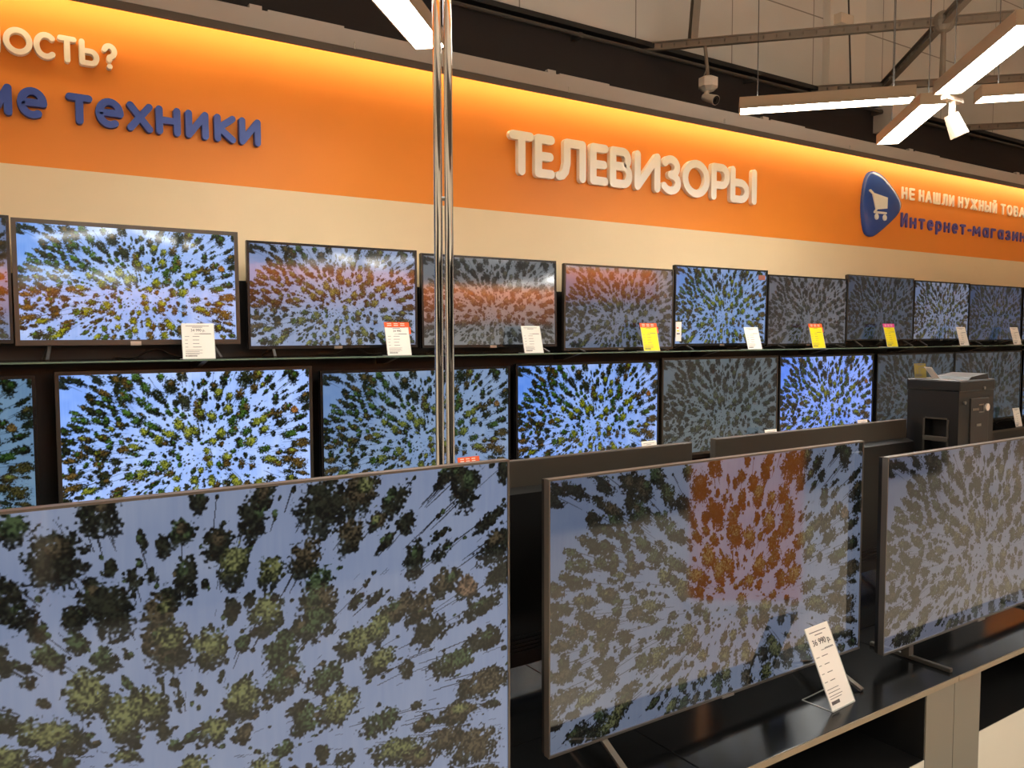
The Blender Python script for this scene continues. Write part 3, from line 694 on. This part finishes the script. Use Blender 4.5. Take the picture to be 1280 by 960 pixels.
for lb, x, wd, h, pm, ln, st, pr in cards:
    price_card(lb, x, 3.83, ZS, wd, h, pm, ln, st, pr, group='price cards on the glass shelf', curl=(st is M_ora))
for lb, x, st, h in (('orange topped price card peeking over the copper edge of the huge foreground screen', 2.19, M_ora, .205),
                  ('white price card at the lower right corner of the vivid screen right of the pole', 3.545, None, .215),
                  ('white price card at the lower right of the dull grey green screen', 4.74, None, .21),
                  ('white price card at the lower right of the vivid violet blue screen', 5.86, None, .215),
                  ('white price card on the lower shelf at the right edge of the picture', 8.35, None, .18)):
    price_card(lb, x, 3.83, SHELF_B, .13, h, M_paper, 12, st, None, group='price cards on the lower shelf', acryl=False)

# ---------------------------------------------------------------- counter units in front
xs = [-0.65, 0.353, 1.355, 2.364, 3.37, 4.37]
nm_ = ['counter unit under the huge foreground television at the left', 'front counter unit under the left end of the middle foreground television',
       'front counter unit under the middle foreground television with a price card on it', 'front counter unit under the right foreground television',
       'front counter unit beyond the right foreground television']
ct = EYE + CT
for i in range(5):
    x0, x1 = xs[i] + 0.0015, xs[i + 1] - 0.0015
    t = thing('counter_unit', nm_[i], 'cabinet', ((x0 + x1) / 2, 1.215, 0))
    wd = (x1 - x0) / 2
    b = NB(); box(b, -wd, wd, 0.004, 0.383, ct - 0.016, ct, bev=0.0015); obj('countertop', b, M_blackg, t)
    b = NB(); box(b, -wd, wd, 0.0, 0.004, ct - 0.016, ct - 0.0006); o = obj('edge_band', b, M_edge, t); o['label'] = 'beige edge band'
    pw = 0.147
    for sg in (-1, 1):
        b = NB(); xa, xb = sorted((sg * wd, sg * (wd - pw))); box(b, xa, xb, 0.012, 0.38, 0, ct - 0.016); obj('side_panel', b, M_beige, t)
    b = NB(); box(b, -wd + pw, wd - pw, 0.36, 0.38, 0, ct - 0.016); obj('back_board', b, M_black, t)
    b = NB(); box(b, -wd + pw, wd - pw, 0.016, 0.36, ct - 0.232, ct - 0.216); obj('shelf', b, M_black, t)
    b = NB(); box(b, -wd + pw, wd - pw, 0.014, 0.030, 0.02, ct - 0.2165); o = obj('lower_front', b, M_pale, t); o['label'] = 'pale lower front panel'
    for xa in (-wd + pw, wd - pw - .003):
        b = NB(); box(b, xa, xa + .003, 0.016, 0.36, ct - 0.216, ct - 0.016); obj('niche_lining', b, M_black, t)
nb_ = ['rear counter unit behind the huge foreground television', 'rear counter unit seen in the gap left of the middle foreground television', 'rear counter unit behind the middle foreground television',
       'rear counter unit behind the right foreground television', 'rear counter unit far right behind the party speaker']
for i in range(5):
    x0, x1 = xs[i] + 0.0015, xs[i + 1] - 0.0015
    t = thing('counter_unit', nb_[i], 'cabinet', ((x0 + x1) / 2, 1.601, 0)); wd = (x1 - x0) / 2
    b = NB(); box(b, -wd, wd, 0.0, 0.42, ct - 0.016, ct, bev=0.0015); obj('countertop', b, M_blackg, t)
    b = NB(); box(b, -wd, wd, 0.002, 0.40, 0, ct - 0.016); obj('carcass', b, M_beige, t)

# price card in a clear stand on the counter
t = price_card('white price card in a clear stand on the front counter beside the middle foreground television', 0, 0, 0, .108, .215, M_paper, 24, None, '36 990 p.', group=None, yaw=0)
t.location = (1.909, 1.283, ct)
t.rotation_euler = (0, 0, math.radians(4))

# ---------------------------------------------------------------- party speaker on the rear counter
t = thing('party_speaker', 'tall black party speaker with a side handle behind the right foreground television', 'speaker', (3.24, 1.70, ct))
W_, D_, H_ = 0.27, 0.213, 0.815
b = NB()
# cabinet with a recess for the handle in its left side
hz0, hz1, hy0, hy1 = 0.46, 0.655, 0.045, 0.135
box(b, 0.05, W_, 0, D_, 0, H_ - 0.045)
box(b, 0, 0.05, 0, hy0, 0, H_ - 0.045); box(b, 0, 0.05, hy1, D_, 0, H_ - 0.045)
box(b, 0, 0.05, hy0, hy1, 0, hz0); box(b, 0, 0.05, hy0, hy1, hz1, H_ - 0.045)
obj('cabinet', b, M_plast, t)
b = NB(); box(b, -0.004, W_ + 0.004, -0.004, D_ + 0.004, H_ - 0.045, H_, bev=0.006); obj('top_cap', b, M_plast, t)
b = NB(); box(b, -0.006, 0.012, hy0 - 0.008, hy1 + 0.008, hz0 + 0.105, hz0 + 0.125, bev=0.004)
box(b, -0.003, 0.004, hy0 - 0.008, hy0, hz0, hz1); box(b, -0.003, 0.004, hy1, hy1 + 0.008, hz0, hz1); box(b, -0.003, 0.004, hy0, hy1, hz1, hz1 + 0.006)
obj('handle', b, M_plastb, t)
b = NB(); box(b, 0.085, 0.225, -0.004, 0.002, H_ - 0.30, H_ - 0.075, bev=0.003); o = obj('control_panel', b, mat('panel_grey', (40, 36, 33), 0.4), t)
for rects in ([(0.10 + k * 0.012, 0.108 + k * 0.012, 0.125, 0.115) for k in range(4)], [(0.145, 0.185, 0.105, 0.10), (0.145, 0.185, 0.135, 0.131), (0.18, 0.185, 0.135, 0.10)], [(0.13, 0.165, 0.19, 0.18)]):
    b = NB()
    for x0, x1, q0, q1 in rects: box(b, x0, x1, -0.006, -0.003, H_ - q0, H_ - q1)
    o = obj('panel_mark', b, M_steel, t); o['label'] = 'pale printed marks on the control panel'
b = NB(); tube(b, (0.207, -0.004, H_ - 0.115), (0.207, -0.010, H_ - 0.115), 0.015, 20); o = obj('knob', b, M_white, t); o['label'] = 'pale round volume knob'
for x, z in ((0.035, H_ - 0.09), (0.18, H_ - 0.035)):
    b = NB(); tube(b, (x, -0.001, z), (x, -0.009, z), 0.007, 12); obj('screw', b, M_steel, t)
# flat device and cards resting on the speaker
b = NB(); pts = [(3.33, 0.0), (3.345, 0.010), (3.475, 0.022), (3.485, 0.0)]
A = [b.verts.new((x, 1.71, EYE - 0.185 + z)) for x, z in pts]; B_ = [b.verts.new((x + 0.01, 1.86, EYE - 0.185 + z)) for x, z in pts]
b.faces.new(A); b.faces.new(B_[::-1])
for i in range(4): b.faces.new((A[i], B_[i], B_[(i + 1) % 4], A[(i + 1) % 4]))
bmesh.ops.recalc_face_normals(b, faces=b.faces)
tag(obj('tablet_tray', b, M_black), 'flat black wedge lying on top of the party speaker', 'tray')
price_card('white price card leaning back on top of the party speaker', 3.295, 1.84, -0.185, .05, .058, M_paper, 38, None, None, group=None, acryl=True, yaw=60)
price_card('small yellow card behind the white one on the party speaker', 3.275, 1.893, -0.185, .05, .06, M_olive, 10, None, None, group=None, acryl=False, yaw=-30)

# ---------------------------------------------------------------- chrome twin pole
t = thing('chrome_pole', 'pair of polished chrome tubes rising side by side from the counter to the ceiling', 'pole', (1.345, 2.47, 0))
t.location = (1.155, 2.12, 0)
px_ = Vector((0.835, -0.55, 0)) * 0.0157
for sgn in (-1, 1):
    b = NB(); tube(b, (px_.x * sgn, px_.y * sgn, 0), (px_.x * sgn, px_.y * sgn, 6.595), 0.0127, 24); 
    obj('tube', b, M_chrome, t, smooth=True)
b = NB()
for z in (0.02, 2.0, 3.95, 6.0): tube(b, (-px_.x, -px_.y, z), (px_.x, px_.y, z), 0.006, 8)
obj('joining_pin', b, M_steel, t)

# ---------------------------------------------------------------- roof grid of perforated steel bars
def girder(name, label, p0, p1, w_=0.045, h_=0.06, holes=True):
    b = NB(); p0 = Vector(p0); p1 = Vector(p1); d = (p1 - p0).normalized(); side = d.cross(Vector((0, 0, 1)))
    if side.length < 0.1: side = Vector((0.83, -0.55, 0))
    side.normalize(); upv = side.cross(d)
    for s in (-1, 1):
        bar(b, p0 + upv * s * h_ / 2, p1 + upv * s * h_ / 2, 0.012 if 0 else w_, 0.008)
    bar(b, p0, p1, 0.006, h_)
    L = (p1 - p0).length; n = int(L / 0.10)
    for k in range(n):
        c = p0 + d * (k + .5) * L / n
        bar(b, c - side * 0.006 - upv * 0.012, c - side * 0.006 + upv * 0.012, 0.02, 0.004)
        bar(b, c + side * 0.006 - upv * 0.012, c + side * 0.006 + upv * 0.012, 0.02, 0.004)
    return tag(obj(name, b, M_truss), label, 'beam')
ZC = EYE + 2.4
girder('roof_girder', 'perforated steel girder crossing the ceiling above the security camera', (4.74, 5.19, ZC), (8.1, 1.54, ZC))
girder('roof_girder', 'lower perforated steel girder running behind the hanging lamps', (6.93, 5.17, ZC), (10.9, 1.27, ZC))
girder('roof_girder', 'short far girder at the right above the dark wall end', (9.63, 5.19, ZC), (13.4, 1.55, ZC))
girder('roof_girder', 'rust speckled diagonal girder joining the two long girders', (7.418, 4.72, ZC), (3.95, 1.0, ZC), 0.055, 0.065)
girder('roof_girder', 'diagonal girder at the right edge above the far lamp', (10.37, 4.75, ZC), (8.1, 2.32, ZC), 0.055, 0.065)
b = NB(); bmesh.ops.create_uvsphere(b, u_segments=16, v_segments=10, radius=0.085, matrix=Matrix.Translation((6.30, 3.51, ZC)))
tag(obj('girder_node', b, M_truss), 'round steel joint where the roof girders cross', 'joint')
b = NB(); tube(b, (6.30, 3.51, ZC - 0.05), (6.30, 3.51, EYE + 1.86), 0.018, 10, 0.025)
tag(obj('hanger_rod', b, M_truss), 'steel rod dropping from the girder joint behind the lamp cross', 'rod')
b = NB(); box(b, -0.08, 0.08, -0.035, 0.035, -0.04, 0.04, bev=0.004); o = tag(obj('junction_box', b, M_body), 'small grey box fixed on the long girder left of its joint', 'box'); o.location = (5.80, 4.035, ZC + 0.075)
girder('roof_strut', 'perforated steel strut rising from the girder above the security camera', (5.02, 4.90, ZC + 0.035), (4.89, 4.58, ZC + 1.85), 0.06, 0.06)

# ---------------------------------------------------------------- security camera on its drop rod
Q = 1.25
t = thing('security_camera', 'small white bullet security camera hanging on a box below a steel rod', 'camera', (5.09, 4.79, EYE + 2.03))
def V3(x, y, z): return (x * Q, y * Q, (z - 1.6) * Q)
b = NB(); tube(b, V3(0, 0, 1.655), (-0.01, 0.03, 0.35), 0.015, 10); bar(b, V3(0, 0, 1.75), V3(-0.03, 0.02, 1.65), 0.014, 0.007); obj('drop_rod', b, M_truss, t)
b = NB()
oc = [(0.066 * math.cos(math.radians(22.5 + 45 * k)), 0.066 * math.sin(math.radians(22.5 + 45 * k))) for k in range(8)]
rg = [[b.verts.new(V3(x * s, y * s, zz)) for x, y in oc] for s, zz in ((.55, 1.575), (1, 1.6), (1, 1.655), (.6, 1.668))]
for r0, r1 in zip(rg, rg[1:]):
    for k in range(8): b.faces.new((r0[k], r0[(k + 1) % 8], r1[(k + 1) % 8], r1[k]))
b.faces.new(rg[3]); b.faces.new(rg[0][::-1]); bmesh.ops.recalc_face_normals(b, faces=b.faces)
obj('mounting_box', b, M_white, t)
b = NB(); tube(b, V3(-0.005, 0.005, 1.59), V3(-0.008, 0.008, 1.535), 0.02, 12); bmesh.ops.create_uvsphere(b, u_segments=12, v_segments=8, radius=0.028, matrix=Matrix.Translation(V3(-0.008, 0.008, 1.535))); obj('ball_joint', b, M_white, t, smooth=True)
d0 = Vector(V3(-0.004, 0.03, 1.545)); d1 = Vector(V3(-0.002, -0.072, 1.500))
b = NB(); tube(b, d0, d1, 0.030, 20, 0.040); obj('camera_body', b, M_white, t)
dd = (d1 - d0).normalized()
b = NB(); tube(b, d1, d1 + dd * 0.003, 0.035, 20); tube(b, d1 + dd * .003, d1 + dd * 0.010, 0.014, 16); obj('lens', b, M_frameb, t)

# ---------------------------------------------------------------- hanging lamps: four arms round each hub
def lamp(label, p0, p1, group, wires=True, z=1.28):
    p0 = Vector(p0); p1 = Vector(p1); L = (p1 - p0).length; a = math.atan2(p1.y - p0.y, p1.x - p0.x)
    c = (p0 + p1) / 2
    t = thing('linear_lamp', label, 'lamp', (c.x, c.y, EYE + z), (0, 0, a), group)
    w2 = 0.072
    b = NB(); box(b, -L / 2, L / 2, -w2, w2, 0.012, 0.065, bev=0.003); 
    box(b, -L / 2, L / 2, -w2, -w2 + 0.006, 0, 0.012); box(b, -L / 2, L / 2, w2 - 0.006, w2, 0, 0.012); box(b, -L / 2, -L / 2 + 0.008, -w2 + .006, w2 - .006, 0, 0.012); box(b, L / 2 - 0.008, L / 2, -w2 + .006, w2 - .006, 0, 0.012)
    obj('housing', b, M_body, t)
    b = NB(); box(b, -L / 2 + 0.009, L / 2 - 0.009, -w2 + 0.007, w2 - 0.007, 0.003, 0.011); obj('diffuser', b, M_diff, t)
    b = NB(); box(b, -L / 2 + 0.05, L / 2 - 0.05, -0.035, 0.035, 0.0652, 0.0662); obj('added_uplight', b, M_up, t)  # glowing panel added on top of the housing to brighten the upper wall
    if wires:
        for s in (-1, 1):
            b = NB(); tube(b, (s * (L / 2 - 0.1), 0, 0.065), (s * (L / 2 - 0.1), 0, 0.065 + 4.94 - 1.28), 0.0028, 6); obj('suspension_wire', b, M_wire, t)
    return t
names = {0: ('lower left to the wall', 0)}
def cross(hx, hy, labels, grp, arms=(0, 1, 2, 3), wires=True):
    out = {0: ((hx - .09, hy + .10), (hx - .71, hy + .78)), 1: ((hx + .08, hy + .08), (hx + .76, hy + .78)), 2: ((hx - .04, hy - .06), (hx - .72, hy - .79)), 3: ((hx + .21, hy - .09), (hx + .86, hy - .79))}
    for k in arms:
        (a, b_), (c, d) = out[k]
        lamp(labels[k], (a, b_, 0), (c, d, 0), grp, wires)
G1 = 'hanging lamps around the hub with the spotlight'
cross(4.42, 2.47, ['long thin hanging lamp right of the security camera, seen almost edge on', 'short looking hanging lamp pointing from the hub down towards the orange band', 'wide bright hanging lamp rising to the upper right corner of the picture', 'thin hanging lamp at the right edge of the picture'], G1)
cross(0.98, 2.52, ['hanging lamp above the left blue lettering, out of sight', 'hanging lamp at the top of the picture just left of the chrome pole', 'hanging lamp above the huge foreground television, out of sight', 'hanging lamp above the chrome pole, out of sight'], 'hanging lamps over the left part of the display', arms=(1, 2, 3), wires=False)
GB = 'hanging lamps over the sales floor behind the viewer'
for hx in (-3.0, 1.25, 5.5, 9.75):
    for hy in (-1.1, -5.3):
        cross(hx, hy, ['ceiling lamp over the sales floor behind the viewer'] * 4, GB, wires=False)
cross(-3.0, 3.1, ['ceiling lamp over the sales floor beyond the left edge'] * 4, 'lamps beyond the left edge', wires=False)

t = thing('spotlight', 'small white spotlight hanging under the lamp hub', 'lamp', (4.45, 2.42, EYE + 1.255))
b = NB(); box(b, -0.085, 0.085, -0.018, 0.018, 0, 0.03, bev=0.003); obj('track_adapter', b, M_body, t)
b = NB(); tube(b, (0, 0, 0), (0.0, 0, -0.085), 0.016, 12); obj('stem', b, M_body, t)
b = NB(); tube(b, (-0.008, 0, -0.07), (0.03, -0.03, -0.185), 0.036, 20, 0.048); obj('lamp_head', b, M_body, t, smooth=False)

b = NB(); pts = [(8.02, 2.13), (8.02, 2.44), (8.14, 2.43), (8.25, 2.38), (8.30, 2.28), (8.33, 2.13)]
prism(b, [(x, EYE + z) for x, z in pts], 4.98, 5.2)
tag(obj('wall_speaker', b, M_panel), 'light grey rounded loudspeaker box on the dark upper wall behind the hanging lamp', 'speaker')
b = NB(); tube(b, (7.45, 5.08, EYE + 2.40), (7.05, 4.95, EYE + 4.9), 0.009, 8); tag(obj('hanging_cable', b, M_wire), 'thin dark cable slanting in front of the cream upper wall', 'cable')

# orange promotion stand on the sales floor, mirrored in the middle foreground screen
t = thing('promotion_stand', 'tall orange promotion stand on the sales floor, seen only as a reflection', 'stand', (3.72, -0.32, 0), (0, 0, math.radians(34)))
b = NB(); box(b, -0.32, 0.32, -0.05, 0.05, 0.05, 1.0, bev=0.01); obj('board', b, M_orange, t)
b = NB(); box(b, -0.34, 0.34, -0.12, 0.12, 0, 0.05, bev=0.01); obj('base', b, M_pale, t)

# unseen LED ledge added to brighten the opposite orange band mirrored in the screens
t = thing('light_ledge', 'unseen taupe light ledge added behind the viewer to brighten the opposite orange band', 'cornice', (0, 0, 0))
b = NB(); box(b, -6.9, 14.9, -7.60, -7.58, 2.98, 3.14); box(b, -6.9, 14.9, -7.94, -7.60, 3.12, 3.14); obj('fascia', b, M_ledge, t)
b = NB(); box(b, -6.9, 14.9, -7.70, -7.62, 3.09, 3.10); obj('led_strip', b, mat('added_led_strip', (255, 255, 255), 0.5, emis=(1.0, 0.80, 0.55), estr=60, var=0), t)

# unseen dark blocks, added behind the viewer to darken the reflections in the screens
for k, x in enumerate((-3.2, -0.9, 1.4, 3.7, 6.0, 8.3)):
    t = thing('reflection_blocker', 'unseen dark block added behind the viewer to darken reflections in the screens', 'cabinet', (x, -2.6, 0), (0, 0, 0), 'added dark blocks behind the viewer')
    b = NB(); box(b, -1.1, 1.1, -0.3, 0.3, 0.08, 1.32, bev=0.01); obj('body', b, M_plastb, t)
    b = NB(); box(b, -1.05, 1.05, -0.25, 0.25, 0, 0.08); obj('plinth', b, M_black, t)
    b = NB(); box(b, -1.12, 1.12, -0.32, 0.32, 1.32, 1.35, bev=0.004); obj('top', b, M_black, t)
